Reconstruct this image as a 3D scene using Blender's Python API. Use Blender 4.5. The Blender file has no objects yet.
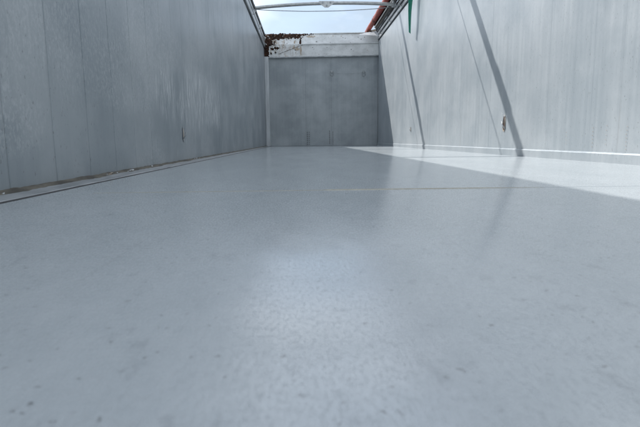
import bpy, math, random
from mathutils import Vector, Euler, Matrix, noise
R = math.radians
random.seed(7)
sc = bpy.context.scene
col = sc.collection

# ------------------------------------------------------------------ camera
CAM_H = 0.14
cam = bpy.data.cameras.new("camera")
cam.lens = 28.0; cam.sensor_width = 36.0; cam.clip_start = 0.02; cam.clip_end = 500
cam.dof.use_dof = True; cam.dof.focus_distance = 4.2; cam.dof.aperture_fstop = 13.0
co = bpy.data.objects.new("camera", cam); col.objects.link(co)
PITCH, YAW, ROLL = 8.45, -1.85, -0.55
co.location = (0, 0, CAM_H)
co.rotation_euler = (Matrix.Rotation(R(YAW), 3, 'Z') @ Matrix.Rotation(R(90 - PITCH), 3, 'X') @ Matrix.Rotation(R(ROLL), 3, 'Z')).to_euler()
sc.camera = co

# ------------------------------------------------------------------ sky, sun, exposure
TO_SUN = Vector((-0.645, 0.875, 1.0)).normalized()
elev = math.asin(TO_SUN.z); azim = math.atan2(TO_SUN.x, TO_SUN.y)
w = bpy.data.worlds.new("World"); sc.world = w; w.use_nodes = True
nt = w.node_tree; nt.nodes.clear()
out = nt.nodes.new('ShaderNodeOutputWorld'); bg = nt.nodes.new('ShaderNodeBackground')
sky = nt.nodes.new('ShaderNodeTexSky'); sky.sky_type = 'NISHITA'; sky.sun_disc = False
sky.sun_elevation = elev; sky.sun_rotation = azim
sky.air_density = 1.0; sky.dust_density = 0.8; sky.ozone_density = 1.5
tc = nt.nodes.new('ShaderNodeTexCoord'); mp = nt.nodes.new('ShaderNodeMapping')
mp.inputs['Scale'].default_value = (1.6, 1.6, 3.6); mp.inputs['Location'].default_value = (1.0, 7.0, 2.8)
nz = nt.nodes.new('ShaderNodeTexNoise'); nz.inputs['Scale'].default_value = 1.6; nz.inputs['Detail'].default_value = 7; nz.inputs['Roughness'].default_value = 0.55
cr = nt.nodes.new('ShaderNodeValToRGB'); cr.color_ramp.elements[0].position = 0.36; cr.color_ramp.elements[1].position = 0.66
cr.color_ramp.elements[0].color = (0.65, 0.65, 0.65, 1); cr.color_ramp.elements[1].color = (0.97, 0.97, 0.97, 1)
mx = nt.nodes.new('ShaderNodeMix'); mx.data_type = 'RGBA'
nz2 = nt.nodes.new('ShaderNodeTexNoise'); nz2.inputs['Scale'].default_value = 1.3; nz2.inputs['Detail'].default_value = 6
mc = nt.nodes.new('ShaderNodeMix'); mc.data_type = 'RGBA'          # thin cloud veil, greyer and brighter folds
mc.inputs['A'].default_value = (2.5, 2.95, 3.45, 1); mc.inputs['B'].default_value = (7.6, 7.8, 8.0, 1)
cr2 = nt.nodes.new('ShaderNodeValToRGB'); cr2.color_ramp.elements[0].position = 0.42; cr2.color_ramp.elements[1].position = 0.68
nt.links.new(mp.outputs['Vector'], nz2.inputs['Vector']); nt.links.new(nz2.outputs['Fac'], cr2.inputs['Fac'])
nt.links.new(cr2.outputs['Color'], mc.inputs['Factor']); nt.links.new(mc.outputs['Result'], mx.inputs['B'])
L = nt.links.new
L(tc.outputs['Generated'], mp.inputs['Vector']); L(mp.outputs['Vector'], nz.inputs['Vector'])
L(nz.outputs['Fac'], cr.inputs['Fac']); 
sx = nt.nodes.new('ShaderNodeSeparateXYZ'); mr = nt.nodes.new('ShaderNodeMapRange'); mr.inputs['From Min'].default_value = -.02; mr.inputs['From Max'].default_value = .03
mm = nt.nodes.new('ShaderNodeMath'); mm.operation = 'MULTIPLY'           # no clouds below the horizon
L(tc.outputs['Generated'], sx.inputs[0]); L(sx.outputs['Z'], mr.inputs['Value']); L(mr.outputs[0], mm.inputs[0]); L(cr.outputs['Color'], mm.inputs[1])
L(mm.outputs[0], mx.inputs['Factor'])
L(sky.outputs['Color'], mx.inputs['A']); L(mx.outputs['Result'], bg.inputs['Color'])
bg.inputs['Strength'].default_value = 0.10
L(bg.outputs['Background'], out.inputs['Surface'])
sun = bpy.data.lights.new("sun", 'SUN'); sun.energy = 2.4; sun.angle = R(0.6); sun.color = (1.0, 0.98, 0.955)
so = bpy.data.objects.new("sun", sun); col.objects.link(so)
so.rotation_euler = (-TO_SUN).to_track_quat('-Z', 'Y').to_euler()
vs = sc.view_settings
vs.view_transform = 'Standard'; vs.look = 'None'; vs.gamma = 1.0; vs.use_curve_mapping = False
vs.exposure = 1.22

# ------------------------------------------------------------------ trailer measures (metres)
XL, XR = -0.80, 1.65        # inner faces of the side walls
Y0, YB = -1.6, 11.1         # open rear end, face of the end wall
HL, HR = 2.06, 2.22         # top of the wall sheeting under the rails

# ------------------------------------------------------------------ material helpers
class NT:
    def __init__(s, name):
        s.m = bpy.data.materials.new(name); s.m.use_nodes = True
        s.t = s.m.node_tree; s.b = s.t.nodes['Principled BSDF']
        s.pos = s.t.nodes.new('ShaderNodeNewGeometry').outputs['Position']
    def n(s, typ, ins=None, **props):
        nd = s.t.nodes.new('ShaderNode' + typ)
        for k, v in props.items(): setattr(nd, k, v)
        for k, v in (ins or {}).items():
            if isinstance(v, bpy.types.NodeSocket): s.t.links.new(v, nd.inputs[k])
            else: nd.inputs[k].default_value = v
        return nd
    def noise(s, scale, detail=4, rough=0.55, off=(0, 0, 0), dist=0.0, src=None):
        mp = s.n('Mapping', {'Vector': src or s.pos, 'Scale': scale if isinstance(scale, tuple) else (scale,) * 3, 'Location': off})
        return s.n('TexNoise', {'Vector': mp.outputs[0], 'Scale': 1.0, 'Detail': detail, 'Roughness': rough, 'Distortion': dist}).outputs['Fac']
    def ramp(s, v, a, b, lo=0.0, hi=1.0, interp='SMOOTHSTEP'):
        return s.n('MapRange', {'Value': v, 'From Min': a, 'From Max': b, 'To Min': lo, 'To Max': hi}, interpolation_type=interp).outputs[0]
    def math(s, op, a, b=0.0):
        nd = s.n('Math', operation=op)
        for i, v in enumerate((a, b)):
            if isinstance(v, bpy.types.NodeSocket): s.t.links.new(v, nd.inputs[i])
            else: nd.inputs[i].default_value = v
        return nd.outputs[0]
    def mix(s, f, a, b):
        c = lambda v: v if isinstance(v, bpy.types.NodeSocket) else (*v, 1)
        return s.n('Mix', {'Factor': f, 'A': c(a), 'B': c(b)}, data_type='RGBA').outputs['Result']
    def sep(s, v=None):
        return s.n('SeparateXYZ', {'Vector': v or s.pos}).outputs
    def bump(s, h, strength, dist, prev=None):
        d = {'Height': h, 'Strength': strength, 'Distance': dist}
        if prev: d['Normal'] = prev
        return s.n('Bump', d).outputs['Normal']
    def set(s, **k):
        for a, v in k.items():
            a = a.replace('_', ' ')
            if isinstance(v, bpy.types.NodeSocket): s.t.links.new(v, s.b.inputs[a])
            elif isinstance(v, tuple) and len(v) == 3: s.b.inputs[a].default_value = (*v, 1)
            else: s.b.inputs[a].default_value = v
        return s.m

def wall_material(name, dark, light, patch_amount, zones=(), mottled=False):
    t = NT(name)
    x, y, z = t.sep()[:3]
    fine = t.noise((26, 26, 0.9), 5, 0.6)                      # fine vertical run marks
    wide = t.noise((3.2, 3.2, 0.5), 4, 0.5, (3, 1, 2))
    blot = t.noise((2.2, 2.2, 2.6), 6, 0.6, (8, 4, 1))
    f = t.math('ADD', t.math('MULTIPLY', t.ramp(fine, .3, .7), .20), t.math('MULTIPLY', t.ramp(wide, .3, .7), .30))
    f = t.math('ADD', f, t.math('MULTIPLY', t.ramp(blot, .36, .64), .5))
    c = t.mix(f, dark, light)
    # pale ragged runs, in a band along the lower wall
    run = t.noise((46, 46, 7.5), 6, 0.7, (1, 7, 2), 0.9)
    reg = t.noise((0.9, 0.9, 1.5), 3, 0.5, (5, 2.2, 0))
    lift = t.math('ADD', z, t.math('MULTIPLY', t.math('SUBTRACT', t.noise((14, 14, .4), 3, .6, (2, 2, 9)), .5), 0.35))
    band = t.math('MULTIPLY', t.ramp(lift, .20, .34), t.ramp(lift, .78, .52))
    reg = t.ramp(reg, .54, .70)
    for ya, yb in zones:                                       # stretches filled with the pale runs
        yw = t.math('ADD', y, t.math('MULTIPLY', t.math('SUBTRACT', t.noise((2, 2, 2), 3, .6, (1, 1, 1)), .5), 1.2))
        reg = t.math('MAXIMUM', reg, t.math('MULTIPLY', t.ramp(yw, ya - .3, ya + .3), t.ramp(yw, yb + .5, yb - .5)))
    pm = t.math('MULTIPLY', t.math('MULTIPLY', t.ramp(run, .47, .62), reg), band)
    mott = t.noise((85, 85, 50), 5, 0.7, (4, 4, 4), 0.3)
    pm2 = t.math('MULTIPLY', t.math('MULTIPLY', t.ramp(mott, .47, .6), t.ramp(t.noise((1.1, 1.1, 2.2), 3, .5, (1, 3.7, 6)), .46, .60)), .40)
    if mottled:                                                # pale mottle near the rear end
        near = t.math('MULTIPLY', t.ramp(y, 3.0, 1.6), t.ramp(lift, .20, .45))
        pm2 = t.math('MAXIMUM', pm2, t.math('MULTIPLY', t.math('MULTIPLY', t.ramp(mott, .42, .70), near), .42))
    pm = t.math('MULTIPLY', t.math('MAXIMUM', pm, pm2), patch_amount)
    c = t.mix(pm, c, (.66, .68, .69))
    # grey dirt specks and a few tan drips
    sp = t.noise((120, 120, 60), 2, .5, (3, 3, 3))
    c = t.mix(t.math('MULTIPLY', t.ramp(sp, .66, .74), .45), c, (.12, .12, .12))
    drip = t.math('MULTIPLY', t.ramp(t.noise((19, 19, .35), 2, .5, (6, 1, 5)), .66, .76), t.ramp(t.noise((3, 3, 3), 2), .45, .65))
    c = t.mix(t.math('MULTIPLY', drip, .30), c, (.20, .18, .15))
    rough = t.ramp(t.math('ADD', fine, pm), .3, 1.2, .30, .58, 'LINEAR')
    b = t.bump(t.noise((1.3, 1.3, .9), 2, .5), .35, .03)
    b = t.bump(fine, .10, .004, b)
    b = t.bump(t.noise((150, 150, 90), 2), .10, .0015, b)
    return t.set(Base_Color=c, Roughness=rough, Normal=b, Metallic=0.2, Specular_IOR_Level=.5)

def floor_material():
    t = NT('painted_floor')
    a = t.noise((5, 1.6, 1), 6, .6)
    fine = t.noise((260, 34, 1), 4, .6, (2, 0, 0))             # brushed lengthwise
    cross = t.noise((18, 240, 1), 3, .6, (0, 5, 0))
    m = t.noise((22, 13, 1), 6, .65, (4, 4, 0))
    mot = t.noise((75, 42, 1), 4, .62, (3, 8, 0), .4)
    f = t.math('ADD', t.math('MULTIPLY', t.ramp(a, .3, .7), .25), t.math('MULTIPLY', t.ramp(m, .3, .7), .30))
    f = t.math('ADD', f, t.math('MULTIPLY', t.ramp(fine, .3, .7), .15))
    f = t.math('ADD', f, t.math('MULTIPLY', t.ramp(mot, .3, .7), .12))
    c = t.mix(f, (.445, .484, .504), (.585, .618, .634))
    # dark grit and worn spots, ragged outlines
    jm = t.n('Mapping', {'Vector': t.pos, 'Scale': (160, 120, 1)})
    jn = t.n('TexNoise', {'Vector': jm.outputs[0], 'Scale': 1.0, 'Detail': 3})
    jv = t.n('VectorMath', {0: jn.outputs['Color'], 1: (.012, .012, 0)}, operation='MULTIPLY')
    wp = t.n('VectorMath', {0: t.pos, 1: jv.outputs[0]}, operation='ADD').outputs[0]
    v = t.n('TexVoronoi', {'Vector': wp, 'Scale': 34.0, 'Randomness': 1.0}, feature='F1')
    rnd = t.sep(v.outputs['Color'])[0]
    sz = t.ramp(rnd, .35, 1, .0, .05, 'LINEAR')
    spot = t.math('MULTIPLY', t.ramp(t.math('SUBTRACT', v.outputs['Distance'], sz), .03, -.02), t.ramp(rnd, .45, .5))
    c = t.mix(t.math('MULTIPLY', spot, .62), c, (.10, .095, .09))
    v2 = t.n('TexVoronoi', {'Vector': wp, 'Scale': 110.0, 'Randomness': 1.0}, feature='F1')
    r2 = t.sep(v2.outputs['Color'])[1]
    sp2 = t.math('MULTIPLY', t.ramp(v2.outputs['Distance'], .24, .10), t.ramp(r2, .72, .76))
    c = t.mix(t.math('MULTIPLY', sp2, .6), c, (.10, .10, .10))
    worn = t.math('MULTIPLY', t.ramp(t.noise((30, 16, 1), 6, .7, (9, 9, 0)), .56, .68), .45)
    c = t.mix(worn, c, (.30, .325, .345))
    scr = t.math('MULTIPLY', t.ramp(t.noise((95, .9, 1), 2, .5, (11, 3, 0)), .68, .74), t.ramp(t.noise((1.5, .8, 1), 3, .5, (2, 8, 0)), .46, .6))
    c = t.mix(t.math('MULTIPLY', scr, .28), c, (.25, .265, .275))
    rough = t.ramp(t.math('ADD', t.math('MULTIPLY', a, .5), t.math('MULTIPLY', cross, .5)), .32, .68, .18, .27, 'LINEAR')
    b = t.bump(t.noise((3.4, 1.6, 1), 3, .5), .10, .02)
    b0 = b
    b = t.bump(fine, .05, .0016, b)
    b = t.bump(cross, .03, .0012, b)
    grime = t.noise((300, 110, 1), 5, .72, (7, 3, 0))          # dull film breaking the sheen
    grit = t.noise((480, 150, 1), 3, .6, (1, 6, 0))
    dull = t.math('MAXIMUM', t.ramp(grime, .46, .66), t.math('MULTIPLY', t.ramp(grit, .52, .66), .8))
    c = t.mix(t.math('MULTIPLY', dull, .24), c, (.25, .27, .28))
    rough = t.math('ADD', rough, t.math('MULTIPLY', dull, .16))
    # lengthwise brushing: spreads reflections sideways
    return t.set(Base_Color=c, Roughness=rough, Normal=b, IOR=1.62, Anisotropic=0.9, Coat_Weight=t.ramp(dull, 0, 1, .50, .38, 'LINEAR'), Coat_Roughness=t.ramp(grime, .35, .65, .06, .13, 'LINEAR'), Coat_IOR=1.45, Coat_Normal=t.bump(t.noise((850, 22, 1), 3, .6, (5, 2, 0)), .22, .0007, b0), Tangent=t.n('CombineXYZ', {'X': 1.0}).outputs[0], Specular_IOR_Level=t.ramp(dull, 0, 1, .60, .42, 'LINEAR'))

def plain(name, c1, c2, scale=(6, 6, 6), rough=(.4, .65), metal=0.0, bump=.15, bdist=.003, lo=.35, hi=.65):
    t = NT(name)
    f = t.noise(scale, 6, .62)
    return t.set(Base_Color=t.mix(t.ramp(f, lo, hi), c1, c2), Roughness=t.ramp(f, .3, .7, *rough, 'LINEAR'), Metallic=metal,
                 Normal=t.bump(t.noise(tuple(q * 6 for q in scale), 4), bump, bdist))

M = {}
M['wall_shade'] = wall_material('shaded_weathered_aluminium', (.225, .262, .288), (.37, .40, .42), .70, ((3.4, 5.2),), True)  # darker copy of the side wall sheet, shade put into its colour
M['wall_light'] = wall_material('sunlit_weathered_aluminium', (.33, .372, .40), (.47, .502, .522), .20)  # paler copy of the same sheet, sunlight put into its colour
M['wall_end'] = wall_material('dull_end_wall_sheet', (.26, .29, .308), (.42, .448, .465), .25)
M['floor'] = floor_material()
M['rail'] = plain('rail_aluminium', (.26, .28, .29), (.44, .46, .47), (8, 2, 8), (.3, .5), .4)
M['dark'] = plain('black_rubber_and_gap_shade', (.02, .021, .022), (.05, .05, .05), rough=(.5, .8))  # rubber parts, and the painted shade in the floor edge gap
M['white'] = plain('chipped_white_paint', (.62, .63, .62), (.78, .79, .78), (5, 5, 8), (.35, .6))
def beam_paint():
    t = NT('rust_bled_white_paint')
    x = t.sep()[0]
    base = t.mix(t.ramp(t.noise((5, 5, 8), 6, .62), .35, .65), (.60, .61, .60), (.76, .77, .76))
    near = t.ramp(x, .35, -.7)
    bleed = t.math('MULTIPLY', t.ramp(t.noise((22, 22, 7), 5, .65, (3, 1, 1)), .46, .66), near)
    c = t.mix(t.math('MULTIPLY', bleed, .75), base, (.34, .24, .16))
    c = t.mix(t.math('MULTIPLY', t.ramp(t.noise((40, 40, 30), 4, .6), .62, .70), t.ramp(x, 2.2, -.6)), c, (.10, .06, .04))
    return t.set(Base_Color=c, Roughness=.5, Normal=t.bump(t.noise((30, 30, 30), 4), .2, .004))
M['beam'] = beam_paint()
M['postpaint'] = plain('pale_grey_paint', (.54, .56, .57), (.68, .70, .71), (12, 12, 2), (.35, .6))
M['rust'] = plain('flaking_rust', (.028, .014, .010), (.12, .05, .026), (16, 16, 22), (.7, .95), 0, .8, .02)
M['rustdark'] = plain('dark_rust', (.018, .011, .009), (.07, .032, .02), (20, 20, 20), (.7, .95), 0, .8, .02)
M['stain'] = plain('rust_stain', (.36, .28, .20), (.55, .50, .44), (20, 20, 8), (.6, .8))
M['tarp'] = plain('red_tarpaulin', (.22, .026, .02), (.34, .045, .034), (5, 9, 5), (.5, .7), 0, .4, .01)
M['pipe'] = plain('white_pipe', (.62, .63, .63), (.74, .75, .75), (8, 3, 8), (.3, .5))
M['galv'] = plain('galvanised_steel', (.42, .43, .43), (.60, .61, .60), (14, 14, 14), (.35, .55), .35)
M['green'] = plain('green_webbing', (.01, .20, .13), (.02, .29, .20), (30, 30, 60), (.6, .85))
M['seal'] = plain('tan_sealant', (.42, .38, .30), (.58, .54, .44), (30, 60, 10), (.6, .85))
M['dirt'] = plain('brown_dirt', (.065, .06, .05), (.17, .155, .125), (25, 9, 25), (.8, .98), 0, .6, .006)
M['kick'] = plain('kick_plate_paint', (.22, .232, .24), (.36, .372, .38), (30, 6, 30), (.35, .6))
M['rope'] = plain('grey_rope', (.22, .23, .24), (.36, .37, .38), (60, 60, 60), (.7, .9))

# ------------------------------------------------------------------ geometry helpers
def obj(name, v, f, mat, parent=None, smooth=False, kind=None):
    me = bpy.data.meshes.new(name); me.from_pydata([tuple(p) for p in v], [], f); me.validate(); me.update()
    if smooth: me.polygons.foreach_set('use_smooth', [True] * len(me.polygons))
    me.materials.append(mat)
    o = bpy.data.objects.new(name, me); col.objects.link(o)
    if parent: o.parent = parent
    if kind: o['kind'] = kind
    return o
def thing(name, label, cat, group=None, loc=(0, 0, 0), kind='thing'):
    o = bpy.data.objects.new(name, None); col.objects.link(o); o.location = loc
    o['label'] = label; o['category'] = cat; o['kind'] = kind
    if group: o['group'] = group
    o.empty_display_size = .1
    return o
class MB:
    def __init__(s): s.v = []; s.f = []
    def box(s, a, b, bev=0.0):
        x0, y0, z0 = a; x1, y1, z1 = b; n = len(s.v)
        if bev <= 0:
            s.v += [(x0,y0,z0),(x1,y0,z0),(x1,y1,z0),(x0,y1,z0),(x0,y0,z1),(x1,y0,z1),(x1,y1,z1),(x0,y1,z1)]
            s.f += [tuple(n+i for i in q) for q in ((0,3,2,1),(4,5,6,7),(0,1,5,4),(1,2,6,5),(2,3,7,6),(3,0,4,7))]
            return s
        ids = {}
        for sx in (0, 1):
            for sy in (0, 1):
                for sz in (0, 1):
                    for ax in range(3):
                        p = [(x0, x1)[sx], (y0, y1)[sy], (z0, z1)[sz]]
                        sg = (sx, sy, sz)
                        for k in range(3):
                            if k != ax: p[k] += bev * (1 if sg[k] == 0 else -1)
                        ids[(sx, sy, sz, ax)] = len(s.v); s.v.append(tuple(p))
        F = []
        for ax in range(3):
            o1, o2 = [(1, 2), (2, 0), (0, 1)][ax]
            for sd in (0, 1):
                q = []
                for (p, r) in ((0, 0), (1, 0), (1, 1), (0, 1)):
                    g = [0, 0, 0]; g[ax] = sd; g[o1] = p; g[o2] = r
                    q.append(ids[(*g, ax)])
                F.append(q if sd else q[::-1])
            for p in (0, 1):
                for r in (0, 1):
                    g0 = [0, 0, 0]; g0[o1] = p; g0[o2] = r
                    g1 = list(g0); g1[ax] = 1
                    q = [ids[(*g0, o1)], ids[(*g1, o1)], ids[(*g1, o2)], ids[(*g0, o2)]]
                    F.append(q if p ^ r else q[::-1])
        for sx in (0, 1):
            for sy in (0, 1):
                for sz in (0, 1):
                    q = [ids[(sx, sy, sz, k)] for k in range(3)]
                    F.append(q if (sx + sy + sz) % 2 else q[::-1])
        s.f += [tuple(q) for q in F]
        return s
    def tube(s, pts, r, seg=10, caps=True):
        n0 = len(s.v); N = len(pts)
        for i, p in enumerate(pts):
            p = Vector(p)
            d = (Vector(pts[min(i+1, N-1)]) - Vector(pts[max(i-1, 0)])).normalized()
            u = d.cross(Vector((0, 0, 1)) if abs(d.z) < .9 else Vector((1, 0, 0))).normalized(); q = d.cross(u)
            rr = r(i) if callable(r) else r
            for k in range(seg):
                a = 2 * math.pi * k / seg
                s.v.append(tuple(p + (u * math.cos(a) + q * math.sin(a)) * rr))
        for i in range(N - 1):
            for k in range(seg):
                a, b = n0 + i * seg + k, n0 + i * seg + (k + 1) % seg
                s.f.append((a, a + seg, b + seg, b))
        if caps:
            s.f.append(tuple(n0 + k for k in range(seg)))
            s.f.append(tuple(n0 + (N - 1) * seg + k for k in range(seg))[::-1])
        return s
    def prism_y(s, prof, ys, wob=None):
        """closed profile [(x,z)] run along y through the stations ys"""
        n0 = len(s.v); k = len(prof)
        for y in ys:
            dx, dz = wob(y) if wob else (0, 0)
            s.v += [(x + dx, y, z + dz) for x, z in prof]
        for i in range(len(ys) - 1):
            for j in range(k):
                a, b = n0 + i * k + j, n0 + i * k + (j + 1) % k
                s.f.append((a, b, b + k, a + k))
        s.f.append(tuple(n0 + j for j in range(k))[::-1]); s.f.append(tuple(n0 + (len(ys) - 1) * k + j for j in range(k)))
        return s
    def build(s, name, mat, parent=None, smooth=False, kind=None): return obj(name, s.v, s.f, mat, parent, smooth, kind)
def frange(a, b, n): return [a + (b - a) * i / n for i in range(n + 1)]
def N3(x, y, z): return noise.noise(Vector((x, y, z)))

# ------------------------------------------------------------------ floor
floor = thing('floor', 'pale grey painted trailer floor with a worn sheen', 'floor', kind='structure')
SEAM = 1.385; XFL = XL + .100; XFR = XR - .003
def plate(y0, y1):
    MB().box((XFL, y0, -.03), (XFR, y1, 0), .0015).build('floor_plate', M['floor'], floor)
plate(Y0, SEAM - .002); plate(SEAM + .002, YB + .03)
mb = MB()
xs = frange(XFL, XFR, 60)
mb.prism_y([(XFL, -.03), (XFR, -.03), (XFR, -.0012), (XFL, -.0012)], [SEAM - .0019, SEAM + .0019])
mb.build('joint_filler', M['floor'], floor)
v, f = [], []
sx = frange(-.58, .68, 60)
for i, x in enumerate(sx):
    e = min(1, min(i, 60 - i) / 10)
    e *= .30 if x < .06 else 1
    hw = max(.0006, (.0032 + .0016 * N3(x * 30, 1, 0)) * e); j = .0012 * N3(x * 9, 5, 0)
    v += [(x, SEAM - hw + j, -.001), (x, SEAM + j, .0016 * e + .0003), (x, SEAM + hw + j, -.001)]
for i in range(60):
    a = 3 * i; f += [(a, a+3, a+4, a+1), (a+1, a+4, a+5, a+2)]
obj('sealant_bead', v, f, M['seal'], floor, True)
# undersill below the edge gap
MB().box((XL - .05, Y0, -.08), (XR + .05, YB + .05, -.032)).build('subfloor', M['dark'], floor)

# ------------------------------------------------------------------ side walls
PW = 0.2625                          # width of one wall sheet
FIRST = 1.389                        # a seam of the left wall
def side_wall(label, xin, sgn, H, mat, gap, bev, wobble, seam0):
    """sgn: direction from the face outwards (-1 left wall, +1 right wall)"""
    root = thing('side_wall', label, 'wall', 'long side walls of the trailer', (xin, Y0, 0))
    P = lambda x, y, z: (x - xin, y - Y0, z)
    mb = MB().box(P(xin + sgn * .012, Y0, -.03) if sgn > 0 else P(xin - .05, Y0, -.03),
                  P(xin + .05, YB + .05, H + .02) if sgn > 0 else P(xin - .012, YB + .05, H + .02))
    mb.build('outer_skin', M['dark'], root)
    seams = [seam0 + k * PW for k in range(-40, 60)]
    seams = [Y0] + [s for s in seams if Y0 + .05 < s < YB - .03] + [YB - .001]
    rows = 26
    zs = frange(.004, H, rows)
    def edge(s, side, z):            # wavy seam line shared by the two neighbours
        j = wobble * (N3(s * 7, z * 5, 1) + .6 * N3(s * 3, z * 17, 4))
        g = gap * (.7 + .9 * abs(N3(s * 5, z * 11, 9 + side)))
        return s + j + side * g
    for i in range(len(seams) - 1):
        s0, s1 = seams[i], seams[i + 1]
        v, f = [], []
        tl, of = random.uniform(-1, 1) * .0003, random.uniform(0, .0003)
        bv = bev if s0 < 2.5 else bev * .35
        for z in zs:
            a, b = edge(s0, 1, z), edge(s1, -1, z)
            cols = [(a, .009), (a, bv), (a + bv * 1.5, 0), (a + bv * 1.5 + .003, 0)] + [(a + (b - a) * q, 0) for q in (.3, .5, .7)] + [(b - bv * 1.5 - .003, 0), (b - bv * 1.5, 0), (b, bv), (b, .009)]
            for yy, dep in cols:
                u = (yy - a) / (b - a)
                d = dep + of + tl * (u - .5) + .003 * N3(yy * 1.1, z * .9, sgn * 3) + .0005 * N3(yy * 4, z * 3, sgn * 5)
                v.append(P(xin + sgn * max(0.0, d + .0025), yy, z))
        nc = 11
        for r in range(rows):
            for c in range(nc - 1):
                q = (r * nc + c, r * nc + c + 1, (r + 1) * nc + c + 1, (r + 1) * nc + c)
                f.append(q if sgn < 0 else q[::-1])
        o = obj('wall_sheet', v, f, mat, root, True)
    return root, P

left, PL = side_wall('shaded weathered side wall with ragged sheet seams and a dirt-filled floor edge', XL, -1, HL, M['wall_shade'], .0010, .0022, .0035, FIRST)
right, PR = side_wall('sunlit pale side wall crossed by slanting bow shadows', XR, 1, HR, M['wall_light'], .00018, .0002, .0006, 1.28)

YS = frange(Y0, YB - .02, 60)
def run(name, prof, mat, root, P, ys=YS, wob=None, smooth=False):
    mb = MB().prism_y(prof, ys, wob); mb.v = [P(*p) for p in mb.v]
    return mb.build(name, mat, root, smooth)
def bx(name, a, b, mat, root, P, bev=.002):
    mb = MB().box(a, b, bev); mb.v = [P(*p) for p in mb.v]
    return mb.build(name, mat, root)
# left top rail
def rect(x0, x1, z0, z1, c=.006): return [(x0+c, z0), (x1-c, z0), (x1, z0+c), (x1, z1-c), (x1-c, z1), (x0+c, z1), (x0, z1-c), (x0, z0+c)]
run('rail_channel', rect(XL-.05, XL-.012, HL, 2.36, .002), M['dark'], left, PL)
run('top_rail', rect(XL-.045, XL+.022, HL+.035, HL+.13), M['rail'], left, PL)
run('top_rail', rect(XL-.045, XL+.016, HL+.165, HL+.235), M['rail'], left, PL)
run('rubber_edge', rect(XL-.06, XL+.030, HL+.245, HL+.30), M['dark'], left, PL, wob=lambda y: (.004*N3(y*2, 0, 0), .006*N3(y*1.3, 4, 0)))
# right top rail
run('rail_channel', rect(XR+.012, XR+.05, HR, HR+.17, .002), M['dark'], right, PR)
run('top_rail', rect(XR-.020, XR+.045, HR+.022, HR+.085), M['rail'], right, PR)
run('top_rail', rect(XR-.030, XR+.045, HR+.115, HR+.165), M['rail'], right, PR)
run('rubber_edge', rect(XR-.035, XR+.05, HR+.168, HR+.205), M['dark'], right, PR, wob=lambda y: (.004*N3(y*2, 7, 0), 0))
for k in range(9):
    y = 2.0 + k * 1.07
    mb = MB().tube([(XR-.022, y, HR+.05), (XR-.06, y, HR+.06), (XR-.072, y, HR+.09), (XR-.06, y, HR+.12), (XR-.04, y, HR+.125)], .007, 8)
    mb.v = [PR(*p) for p in mb.v]; mb.build('rope_hook', M['galv'], right, True)
    mb = MB().tube([(XL+.024, y, HL+.08), (XL+.055, y, HL+.09), (XL+.064, y, HL+.12), (XL+.055, y, HL+.15), (XL+.035, y, HL+.155)], .007, 8)
    mb.v = [PL(*p) for p in mb.v]; mb.build('rope_hook', M['galv'], left, True)

# left kick strip: edge gap, pale angle, dirt-filled groove
yk = frange(Y0, YB - .05, 260)
run('kick_strip', [(XL+.004, -.03), (XL+.084, -.03), (XL+.084, .0005), (XL+.081, .003), (XL+.045, .006), (XL+.030, .008), (XL+.004, .010)],
    M['kick'], left, PL, yk, lambda y: (.0018*N3(y*6, 2, 0) + .0012*N3(y*23, 2, 5), .0016*N3(y*4, 8, 0)))
v, f = [], []
for i, y in enumerate(frange(Y0, YB - .05, 700)):
    n1, n2, n3 = N3(y*9, 0, 3), N3(y*31, 1, 3), N3(y*4, 5, 8)
    v += [PL(XL - .004, y, .0150 + .003*n1 + .002*n2), PL(XL + .010, y, .0125 + .003*n2 + .003*n3), PL(XL + .026 + .004*n1, y, .0100 + .002*n2), PL(XL + .040 + .007*n3 + .004*n2, y, .0045)]
for i in range(700):
    for c in range(3):
        a = i*4 + c; f.append((a, a+1, a+5, a+4))
obj('dirt_bead', v, f, M['dirt'], left, True)
run('gap_shade_strip', [(XL+.0845, -.03), (XFL-.0005, -.03), (XFL-.0005, -.0035), (XL+.0845, .001)], M['dark'], left, PL, yk, lambda y: (0, .0012*N3(y*14, 3, 0)))  # black strip added in the edge gap to draw its shade
# loose paint flakes lying on the strip
for k in range(13):
    y = random.choice([random.uniform(1.85, 2.35), random.uniform(1.2, 5), random.uniform(1.2, 5)]); s = random.uniform(.004, .014)
    c = Vector((XL + random.uniform(.02, .055), y, .012)); n = random.randint(5, 7)
    v = []
    for lay in (0, .0018):
        for q in range(n):
            a = 2*math.pi*q/n; r = s * random.uniform(.6, 1.1)
            v.append(PL(*(c + Vector((math.cos(a)*r*.5, math.sin(a)*r*1.4, lay + random.uniform(0, .003))))))
    f = [tuple(range(n))[::-1], tuple(range(n, 2*n))] + [(q, (q+1) % n, n+(q+1) % n, n+q) for q in range(n)]
    obj('paint_flake', v, f, M['postpaint'] if k % 4 else M['stain'], left)
# right kick plate with a chamfered top edge
run('kick_plate', [(XR+.010, -.03), (XR-.009, -.03), (XR-.009, .048), (XR-.007, .0515), (XR+.002, .056), (XR+.010, .056)], M['wall_light'], right, PR, frange(Y0, YB-.003, 120),
    lambda y: (.0012*N3(y*2, 3, 0), .001*N3(y*3, 8, 0)))

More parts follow.
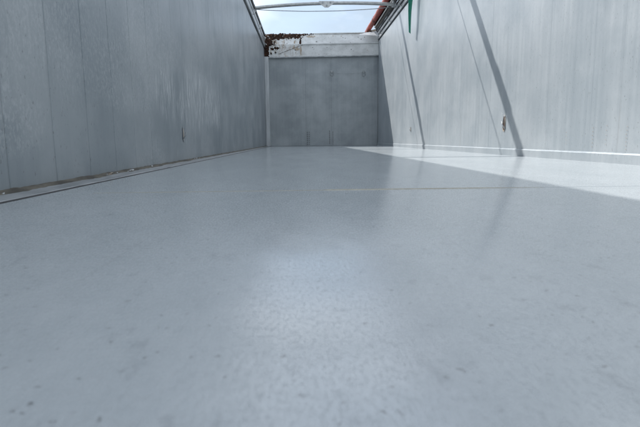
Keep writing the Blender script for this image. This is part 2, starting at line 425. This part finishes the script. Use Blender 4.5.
# tie-down slots in the walls: dark opening, rust rim, bent bar
def slot(root, P, xin, sgn, y, z, hy, hz, bent):
    xf = xin - sgn * .0005
    n = 14; v, f = [], []
    def ring(s, x):
        out = []
        for q in range(n):
            a = 2*math.pi*q/n; jj = 1 + .22*N3(q*1.7, y*3, s*4)
            out.append(P(x, y + math.cos(a)*hy*s*jj, z + math.copysign(abs(math.sin(a))**.7, math.sin(a))*hz*s*jj))
        return out
    a = ring(1.0, xf - sgn*.0015); f.append(tuple(range(n)) if sgn < 0 else tuple(range(n))[::-1])
    rim = obj('tie_down_slot', a, f, M['rustdark'] if bent else M['stain'], root)
    v = ring(1.02, xf - sgn*.0018) + ring(1.10, xf - sgn*.004) + ring(1.25, xf - sgn*.0012); f = []
    for l in (0, 1):
        for q in range(n): f.append((l*n+q, l*n+(q+1) % n, (l+1)*n+(q+1) % n, (l+1)*n+q))
    obj('rim', v, f, M['stain'] if bent else (M['wall_light'] if sgn > 0 else M['wall_shade']), rim)
    mb = MB().tube([(xf - sgn*.004, y - hy*1.1, z - hz*.75), (xf - sgn*.018, y - hy*.2, z - hz*.1), (xf - sgn*.014, y + hy*.9, z + hz*.3)], .0035, 6)
    mb.v = [P(*p) for p in mb.v]; mb.build('bar', M['rail'], rim, True)
    if bent:
        v = [P(xf - sgn*.002, y - hy*.9, z + hz*1.0), P(xf - sgn*.002, y + hy*.7, z + hz*1.05), P(xf - sgn*.02, y + hy*.5, z + hz*1.55), P(xf - sgn*.022, y - hy*.5, z + hz*1.45),
             P(xf - sgn*.004, y - hy*.9, z + hz*1.0), P(xf - sgn*.004, y + hy*.7, z + hz*1.05), P(xf - sgn*.022, y + hy*.5, z + hz*1.55), P(xf - sgn*.024, y - hy*.5, z + hz*1.45)]
        obj('torn_flap', v, [(0,1,2,3), (7,6,5,4), (0,4,5,1), (1,5,6,2), (2,6,7,3), (3,7,4,0)], M['postpaint'], rim)
slot(right, PR, XR, 1, 4.09, .255, .021, .055, True)
slot(right, PR, XR, 1, 7.68, .28, .018, .035, False)
slot(left, PL, XL, -1, 3.40, .185, .016, .04, False)
# short rivet rows low on the right wall
def rivets(root, P, fn, spots, mat, k=1.0, name='rivet'):
    for (a, z) in spots:
        mb = MB(); n0 = 8
        for (r, d) in ((.0048*k, 0), (.0042*k, .0022*k), (.0018*k, .0034*k)):
            for q in range(n0):
                t = 2*math.pi*q/n0; mb.v.append(fn(a + math.cos(t)*r, z + math.sin(t)*r, d))
        for l in (0, 1):
            for q in range(n0): mb.f.append((l*n0+q, l*n0+(q+1) % n0, (l+1)*n0+(q+1) % n0, (l+1)*n0+q))
        mb.f.append(tuple(2*n0+q for q in range(n0)))
        mb.v = [P(*p) for p in mb.v]; mb.build(name, mat, root, True)
spots = []
for y, z0, z1, n in ((3.105, .10, .17, 4), (2.817, .085, .19, 6), (2.69, .10, .20, 5), (2.517, .075, .19, 7)):
    spots += [(y + random.uniform(-.003, .003), z0 + (z1 - z0)*i/(n-1)) for i in range(n)]
rivets(right, PR, lambda a, z, d: (XR - .0006 - d, a, z), spots, M['stain'], .5)

# ------------------------------------------------------------------ end wall
end = thing('end_wall', 'dull grey end wall of three sheets under a rust-eaten white header beam', 'wall', None, (.4, YB, 0))
PE = lambda x, y, z: (x - .4, y - YB, z)
bx('outer_skin', (XL-.05, YB+.012, -.03), (XR+.05, YB+.05, 2.0), M['dark'], end, PE, 0)
for x0, x1 in ((XL, .067), (.067, .635), (.635, XR)):
    v, f = [], []; rows, cs = 16, 12
    for r in range(rows + 1):
        z = .004 + (1.93 - .004) * r / rows
        for c in range(cs + 1):
            x = x0 + .0008 + (x1 - x0 - .0016) * c / cs
            d = .004 + .004*N3(x*1.7, z*1.4, 21) + (.003 if c in (0, cs) else 0)
            v.append(PE(x, YB + d, z))
    for r in range(rows):
        for c in range(cs):
            a = r*(cs+1) + c; f.append((a, a+1, a+cs+2, a+cs+1))
    obj('wall_sheet', v, f, M['wall_end'], end, True)
bx('corner_post', (XL-.003, YB-.075, .002), (XL+.085, YB-.004, 1.90), M['postpaint'], end, PE, .006)
rivets(end, PE, lambda a, z, d: (a, YB + .003 - d*2, z), [(x, z) for x, zz in ((.10, .04), (.14, .04), (.59, .06), (.66, .04)) for z in frange(zz, zz + .26, 6)], M['rustdark'], 1.7)
for hx, hz in ((.64, 1.57), (1.335, 1.56)):
    h = bx('lashing_hook', (hx - .022, YB - .008, hz - .005), (hx + .022, YB - .0005, hz + .05), M['rail'], end, PE, .002)
    pts = [(hx + .035*math.cos(t), YB - .03, hz - .03 + .04*math.sin(t)) for t in frange(math.pi*.85, math.pi*2.15, 12)]
    mb = MB().tube([(hx-.03, YB-.005, hz+.02)] + pts + [(hx+.03, YB-.005, hz+.02)], .0055, 8); mb.v = [PE(*p) for p in mb.v]
    mb.build('hook_ring', M['rail'], h, True)
mb = MB().tube([(x, YB-.02 + .004*N3(x*3, 0, 0), 1.565 - .02*math.sin(math.pi*(x-.66)/.66)) for x in frange(.66, 1.32, 20)], .0018, 6)
mb.v = [PE(*p) for p in mb.v]; mb.build('wire', M['rail'], end, True)

# header beam: sloped white upper face, plumb lower face, lip; left third rusted through
tilt = lambda x: .016 * (x - .4)
def beam_face(x, s):
    """s 0..1 from lip to top -> point on the beam's face"""
    z = 1.91 + s * .49
    y = YB - .055 if s < .5 else YB - .055 + (s - .5) * 2 * .16
    if .47 < s < .5: y -= .0
    return Vector((x, y + .006*N3(x*2, s*2, 7), z + tilt(x) * (1 - s)))
beam = None
def hole(x, s):
    """is the white sheet eaten away here? (traced from the damage at the left end)"""
    n = .62*N3(x*14, s*9, 2) + .30*N3(x*34, s*20, 5) + .08*N3(x*90, s*50, 6)
    top = .74 + .10*max(0, (x + .45)) + .16*n          # upper edge eaten by rust
    if x < .30 and s > (top if x < -.02 else .90 + .25*(x + .02) + .10*n): return True
    if x < -.70 + .05*n and s < .8: return True
    if x < -.60 + .16*n and s > .44 + .14*n and s < .75: return True
    for hx, hs, rx, rs in ((-.66, .14, .020, .035), (-.56, .17, .018, .03), (-.54, .36, .07, .055), (-.63, .34, .04, .06), (-.03, .62, .022, .13)):
        if ((x-hx)/rx)**2 + ((s-hs)/rs)**2 < 1 + 1.2*n: return True
    return False
# clean + torn sheet in one skin, cut out cell by cell
cx, cs_ = .0115, 1/44
nx = int((XR - XL) / cx); ns = 44
idx = {}; v, f = [], []
def vid(i, j):
    if (i, j) not in idx:
        x = XL + i * cx; s = j * cs_
        p = beam_face(x, s)
        if x < .32:
            near = sum(hole(x + a*.03, s + b*.05) for a, b in ((1,0),(-1,0),(0,1),(0,-1)))
            p.y += -.010 * near * (.5 + N3(x*20, s*12, 3)); p.z += .006 * near * N3(x*25, s*14, 8)
        idx[(i, j)] = len(v); v.append(PE(*p))
    return idx[(i, j)]
for i in range(nx):
    for j in range(ns):
        if XL + i*cx < .32 and hole(XL + (i+.5)*cx, (j+.5)*cs_): continue
        f.append((vid(i, j), vid(i+1, j), vid(i+1, j+1), vid(i, j+1)))
beam = obj('header_beam', v, f, M['beam'], end)
sm = beam.modifiers.new('thickness', 'SOLIDIFY'); sm.thickness = .004; sm.offset = -1
# body of the beam behind the skin (rusty inside)
v, f = [], []
for i, x in enumerate(frange(XL - .02, XR + .02, 120)):
    k = 1 if x < .3 else 0
    rows = [beam_face(x, s) + Vector((0, .03 + k*.02*N3(x*14, s*9, 3), 0)) for s in (0, .12, .25, .37, .5, .62, .75, .87)]
    tz = beam_face(x, 1)
    tp = Vector((x, tz.y + .02, tz.z - .02 + k*(.022*N3(x*13, 2, 2) + .022)))
    bk = Vector((x, YB + .20, 2.36)); bl = Vector((x, YB + .20, 1.93))
    v += [PE(*p) for p in rows + [tp, bk, bl]]
for i in range(120):
    for c in range(11):
        a, b = i*11 + c, i*11 + (c+1) % 11
        f.append((a, a+11, b+11, b))
obj('beam_core', v, f, M['rust'], beam)
# lip and top flange
mb = MB(); n = 60
def strip(x0, x1, prof, nm, mat, par=beam, seg=60):
    v, f = [], []; k = len(prof)
    for x in frange(x0, x1, seg): v.extend(PE(x, YB + py, pz + tilt(x) + .003*N3(x*6, pz, 2)) for py, pz in prof)
    for i in range(seg):
        for j in range(k): f.append((i*k+j, (i+1)*k+j, (i+1)*k+(j+1) % k, i*k+(j+1) % k))
    f.append(tuple(range(k))); f.append(tuple(seg*k + j for j in range(k))[::-1])
    return obj(nm, v, f, mat, par)
strip(-.715, XR, [(-.068, 1.888), (-.068, 1.907), (.01, 1.907), (.01, 1.888)], 'beam_lip', M['rail'])
strip(-.02, XR, [(-.075, 2.150), (-.075, 2.168), (-.045, 2.172), (-.045, 2.150)], 'step_ledge', M['white'])
strip(.26, XR, [(.085, 2.395), (.085, 2.412), (.20, 2.412), (.20, 2.395)], 'top_flange', M['white'])
# rust scale along the eaten edge
rs = random.Random(3)
for k in range(240):
    if k < 160: x = rs.uniform(-.83, .0) if k % 9 else rs.uniform(0, .28); s = (rs.uniform(.76, 1.0) if x < 0 else rs.uniform(.93, 1.0)) - .12*max(0, -x-.55); big = rs.uniform(.008, .022)
    elif k < 205: x = rs.uniform(-.84, -.70); s = rs.uniform(.02, .85); big = rs.uniform(.008, .022)
    else: x = rs.uniform(-.74, -.56); s = rs.uniform(.45, .8); big = rs.uniform(.010, .025)
    c = beam_face(x, min(s, 1.0)) + Vector((0, rs.uniform(-.015, .01), (s-1)*.3 if s > 1 else 0))
    n = rs.randint(5, 7); v = []
    e = Euler((rs.uniform(-.7, .7), rs.uniform(-.6, .6), rs.uniform(-.7, .7))).to_matrix()
    for lay in (-.003, .003):
        for q in range(n):
            a = 2*math.pi*q/n; r = big * rs.uniform(.55, 1.15)
            v.append(PE(*(c + e @ Vector((math.cos(a)*r*1.5, lay + rs.uniform(-.004, .004), math.sin(a)*r)))))
    f = [tuple(range(n)), tuple(range(n, 2*n))[::-1]] + [(q, n+q, n+(q+1) % n, (q+1) % n) for q in range(n)]
    m = M['white'] if k % 37 == 0 else (M['stain'] if k % 17 == 0 else (M['rustdark'] if k % 2 == 0 else M['rust']))
    obj('rust_flake' if m not in (M['white'],) else 'paint_flake', v, f, m, beam)
# crack line, stains, small blisters on the white face
pts = [(-.50 + .52*t, .12 + .36*t + .05*N3(t*5, 0, 1)) for t in frange(0, 1, 30)]
mb = MB()
mb.tube([PE(*(beam_face(x, s) + Vector((0, -.002, 0)))) for x, s in pts], lambda i: .0025 + .004*abs(N3(i*.7, 3, 3)), 6); mb.build('crack', M['rustdark'], beam)
def patch(x, s, rx, rs_, mat, nm, seed):
    n = 12; c = beam_face(x, s); v = []
    for q in range(n):
        a = 2*math.pi*q/n; j = 1 + .5*N3(q*1.3, seed, 1)
        p = beam_face(x + math.cos(a)*rx*j, max(.01, min(.99, s + math.sin(a)*rs_*j))); p.y -= .003; v.append(PE(*p))
    c.y -= .0035; v.append(PE(*c))
    obj(nm, v, [(q, (q+1) % n, n) for q in range(n)], mat, beam)
patch(.20, .87, .10, .05, M['stain'], 'rust_stain', 1)
patch(-.02, .24, .02, .2, M['stain'], 'rust_stain', 2)
patch(-.10, .30, .05, .06, M['stain'], 'rust_stain', 5)
for k in range(16):
    patch(rs.uniform(-.62, .02), rs.uniform(.30, .66), rs.uniform(.006, .02), rs.uniform(.02, .09), M['stain'], 'rust_stain', 60 + k)
for k in range(34):
    patch(rs.uniform(-.6, 1.55), rs.uniform(.05, .95), rs.uniform(.004, .014), rs.uniform(.008, .025), M['rustdark'] if k % 3 else M['stain'], 'paint_chip', 10 + k)
# folded gusset at the right end
v = [PE(1.22, YB - .02, 2.40), PE(XR, YB - .02, 2.42), PE(XR, YB - .12, 2.25), PE(XR, YB - .13, 2.30)]
v2 = [PE(1.24, YB - .03, 2.36), PE(XR, YB - .03, 2.43), PE(XR, YB - .20, 2.29), PE(1.24, YB - .05, 2.345)]
v = v2 + [(p[0], p[1], p[2] + .006) for p in v2]
obj('corner_gusset', v, [(3,2,1,0), (4,5,6,7), (0,1,5,4), (1,2,6,5), (2,3,7,6), (3,0,4,7)], M['postpaint'], end)
for q in range(3):
    c = Vector((XR - .17 + q*.05, YB + .02, 2.43 + .01*q)); mb = MB().box(c - Vector((.03, .03, .02)), c + Vector((.03, .03, .02)), .006)
    mb.v = [PE(*p) for p in mb.v]; mb.build('bracket', M['stain'] if q else M['rust'], end)

# ------------------------------------------------------------------ roof bows, ropes, tarp roll, strap
def bow_z(x, zl, zr, rise):
    t = (x - XL) / (XR - XL); return zl + (zr - zl)*t + rise * (1 - abs(2*t - 1)**2)
def bow(y, label):
    o = thing('roof_bow', label, 'roof bow', 'bows across the open roof', (XL, y, 2.34))
    P = lambda p: (p[0] - XL, p[1] - y, p[2] - 2.34)
    mid = .43
    zl, zr, rise = 2.355, 2.41, .05
    for a, b in ((XL - .02, mid - .004), (mid + .004, XR - .06)):
        v, f = [], []; pr = [(-.05, -.016), (.05, -.016), (.055, -.011), (.055, .011), (.05, .016), (-.05, .016), (-.055, .011), (-.055, -.011)]
        for x in frange(a, b, 16):
            zz = bow_z(x, zl, zr, rise); v += [P((x, y + dy, zz + dz)) for dy, dz in pr]
        for i in range(16):
            for q in range(8): f.append((i*8+q, i*8+(q+1) % 8, i*8+8+(q+1) % 8, i*8+8+q))
        f += [tuple(range(8))[::-1], tuple(128+q for q in range(8))]
        obj('bow_bar', v, f, M['galv'], o)
    zc = bow_z(mid, zl, zr, rise)
    pl = [(mid-.13, zc+.02), (mid+.13, zc+.02), (mid+.12, zc-.02), (mid+.03, zc-.085), (mid-.03, zc-.085), (mid-.12, zc-.02)]
    n = len(pl)
    v = [P((x, y-.066, z)) for x, z in pl] + [P((x, y-.058, z)) for x, z in pl]
    g = obj('hinge_plate', v, [tuple(range(n)), tuple(range(n, 2*n))[::-1]] + [(q, n+q, n+(q+1) % n, (q+1) % n) for q in range(n)], M['galv'], o)
    for bx_, bz in ((mid-.065, zc-.005), (mid+.065, zc-.005), (mid, zc-.055)):
        MB().tube([P((bx_, y-.074, bz)), P((bx_, y-.045, bz))], .016, 6).build('bolt', M['rail'], g)
    MB().box(P((XL-.045, y-.065, 2.30)), P((XL+.02, y+.065, 2.40)), .004).build('bow_foot', M['rail'], o)
    MB().box(P((XR-.09, y-.065, 2.375)), P((XR-.025, y+.065, 2.47)), .004).build('bow_foot', M['rail'], o)
bow(8.9, 'galvanised roof bow with a hinge plate, spanning the open top before the end wall')
bow(5.85, 'galvanised roof bow overhead whose broad shadow slants down the sunlit wall')
def rope(y, zl, zr, sag, label):
    o = thing('rope', label, 'rope', 'ropes across the open roof', (XL, y, zl))
    pts = [(x - XL, .02*N3(x*2, y, 0), zl + (zr-zl)*(x-XL)/(XR-XL) - sag*4*((x-XL)/(XR-XL))*(1-(x-XL)/(XR-XL)) - zl) for x in frange(XL - .02, XR + .02, 30)]
    MB().tube(pts, .0065, 6).build('rope_line', M['rope'], o, True)
rope(9.25, 2.42, 2.46, .05, 'thin grey rope sagging behind the hinged roof bow')
rope(6.2, 2.41, 2.43, .03, 'thin grey rope overhead casting the fine slanting shadow')

tarp = thing('tarp_roll', 'dark red tarpaulin rolled up along the sunlit wall above its top rail', 'tarpaulin', None, (1.50, Y0, 2.56))
pts = []; rr = []
ys = frange(Y0, YB + .75, 240)
v, f = [], []; SG = 16
for i, y in enumerate(ys):
    for k in range(SG):
        a = 2*math.pi*k/SG
        r = .052 + .007*N3(y*1.5, a*1.2, 3) + .004*N3(y*7, math.cos(a)*2, math.sin(a)*2)
        v.append((math.cos(a)*r, y - Y0, math.sin(a)*r + .008*N3(y*.6, 9, 1)))
for i in range(len(ys)-1):
    for k in range(SG):
        a, b = i*SG+k, i*SG+(k+1) % SG; f.append((a, b, b+SG, a+SG))
f.append(tuple(range(SG))); f.append(tuple((len(ys)-1)*SG + k for k in range(SG))[::-1])
obj('rolled_sheet', v, f, M['tarp'], tarp, True)
# the roll's free edge, hanging to the rail
v, f = [], []
for y in frange(Y0, YB - .06, 160):
    v += [(.05, y - Y0, -.015), (.078 + .012*N3(y*3, 1, 1), y - Y0, -.085), (.10 + .012*N3(y*3, 6, 1), y - Y0, -.16 + .012*N3(y*2, 2, 2))]
for i in range(160):
    for c in (0, 1): a = i*3+c; f.append((a, a+1, a+4, a+3))
fl = obj('tarp_flap', v, f, M['dark'], tarp, True)
fm = fl.modifiers.new('thickness', 'SOLIDIFY'); fm.thickness = .003
MB().tube([(.052, y, -.078 + .006*N3(y*.8, 1, 1)) for y in frange(0, YB - .1 - Y0, 40)], .011, 8).build('hem_pipe', M['pipe'], tarp, True)
for k in range(5):
    y = 1.2 + k*2.6 + .6
    v = []
    for yy in (y-.02, y+.02):
        for q in range(14):
            a = 2*math.pi*q/14; v.append((math.cos(a)*.061, yy, math.sin(a)*.061))
    obj('buckle_band', v, [(q, (q+1) % 14, 14+(q+1) % 14, 14+q) for q in range(14)], M['dark'], tarp, True)

st = thing('strap', 'green webbing strap hanging from the top rail down the sunlit wall', 'strap', None, (XR - .07, 7.35, 2.26))
v, f = [], []
for i, t in enumerate(frange(0, 1, 20)):
    hw = .055 - .018*t; z = .06 - .66*t
    cy = .02 + .14*t + .01*math.sin(5*t); cxx = -.005 - .015*math.sin(3*t)
    tw = .5 + .5*t
    for sx_ in (-1, 0, 1):
        v.append((cxx - sx_*hw*math.cos(tw)*.9, cy + sx_*hw*math.sin(tw)*-.9, z + .006*sx_*t))
for i in range(20):
    for c in (0, 1): a = i*3+c; f.append((a, a+1, a+4, a+3))
sb = obj('webbing', v, f, M['green'], st, True)
sbm = sb.modifiers.new('thickness', 'SOLIDIFY'); sbm.thickness = .003; sbm.offset = 0
MB().box((-.025, -.03, .055), (.055, .05, .085), .006).build('clasp', M['galv'], st)
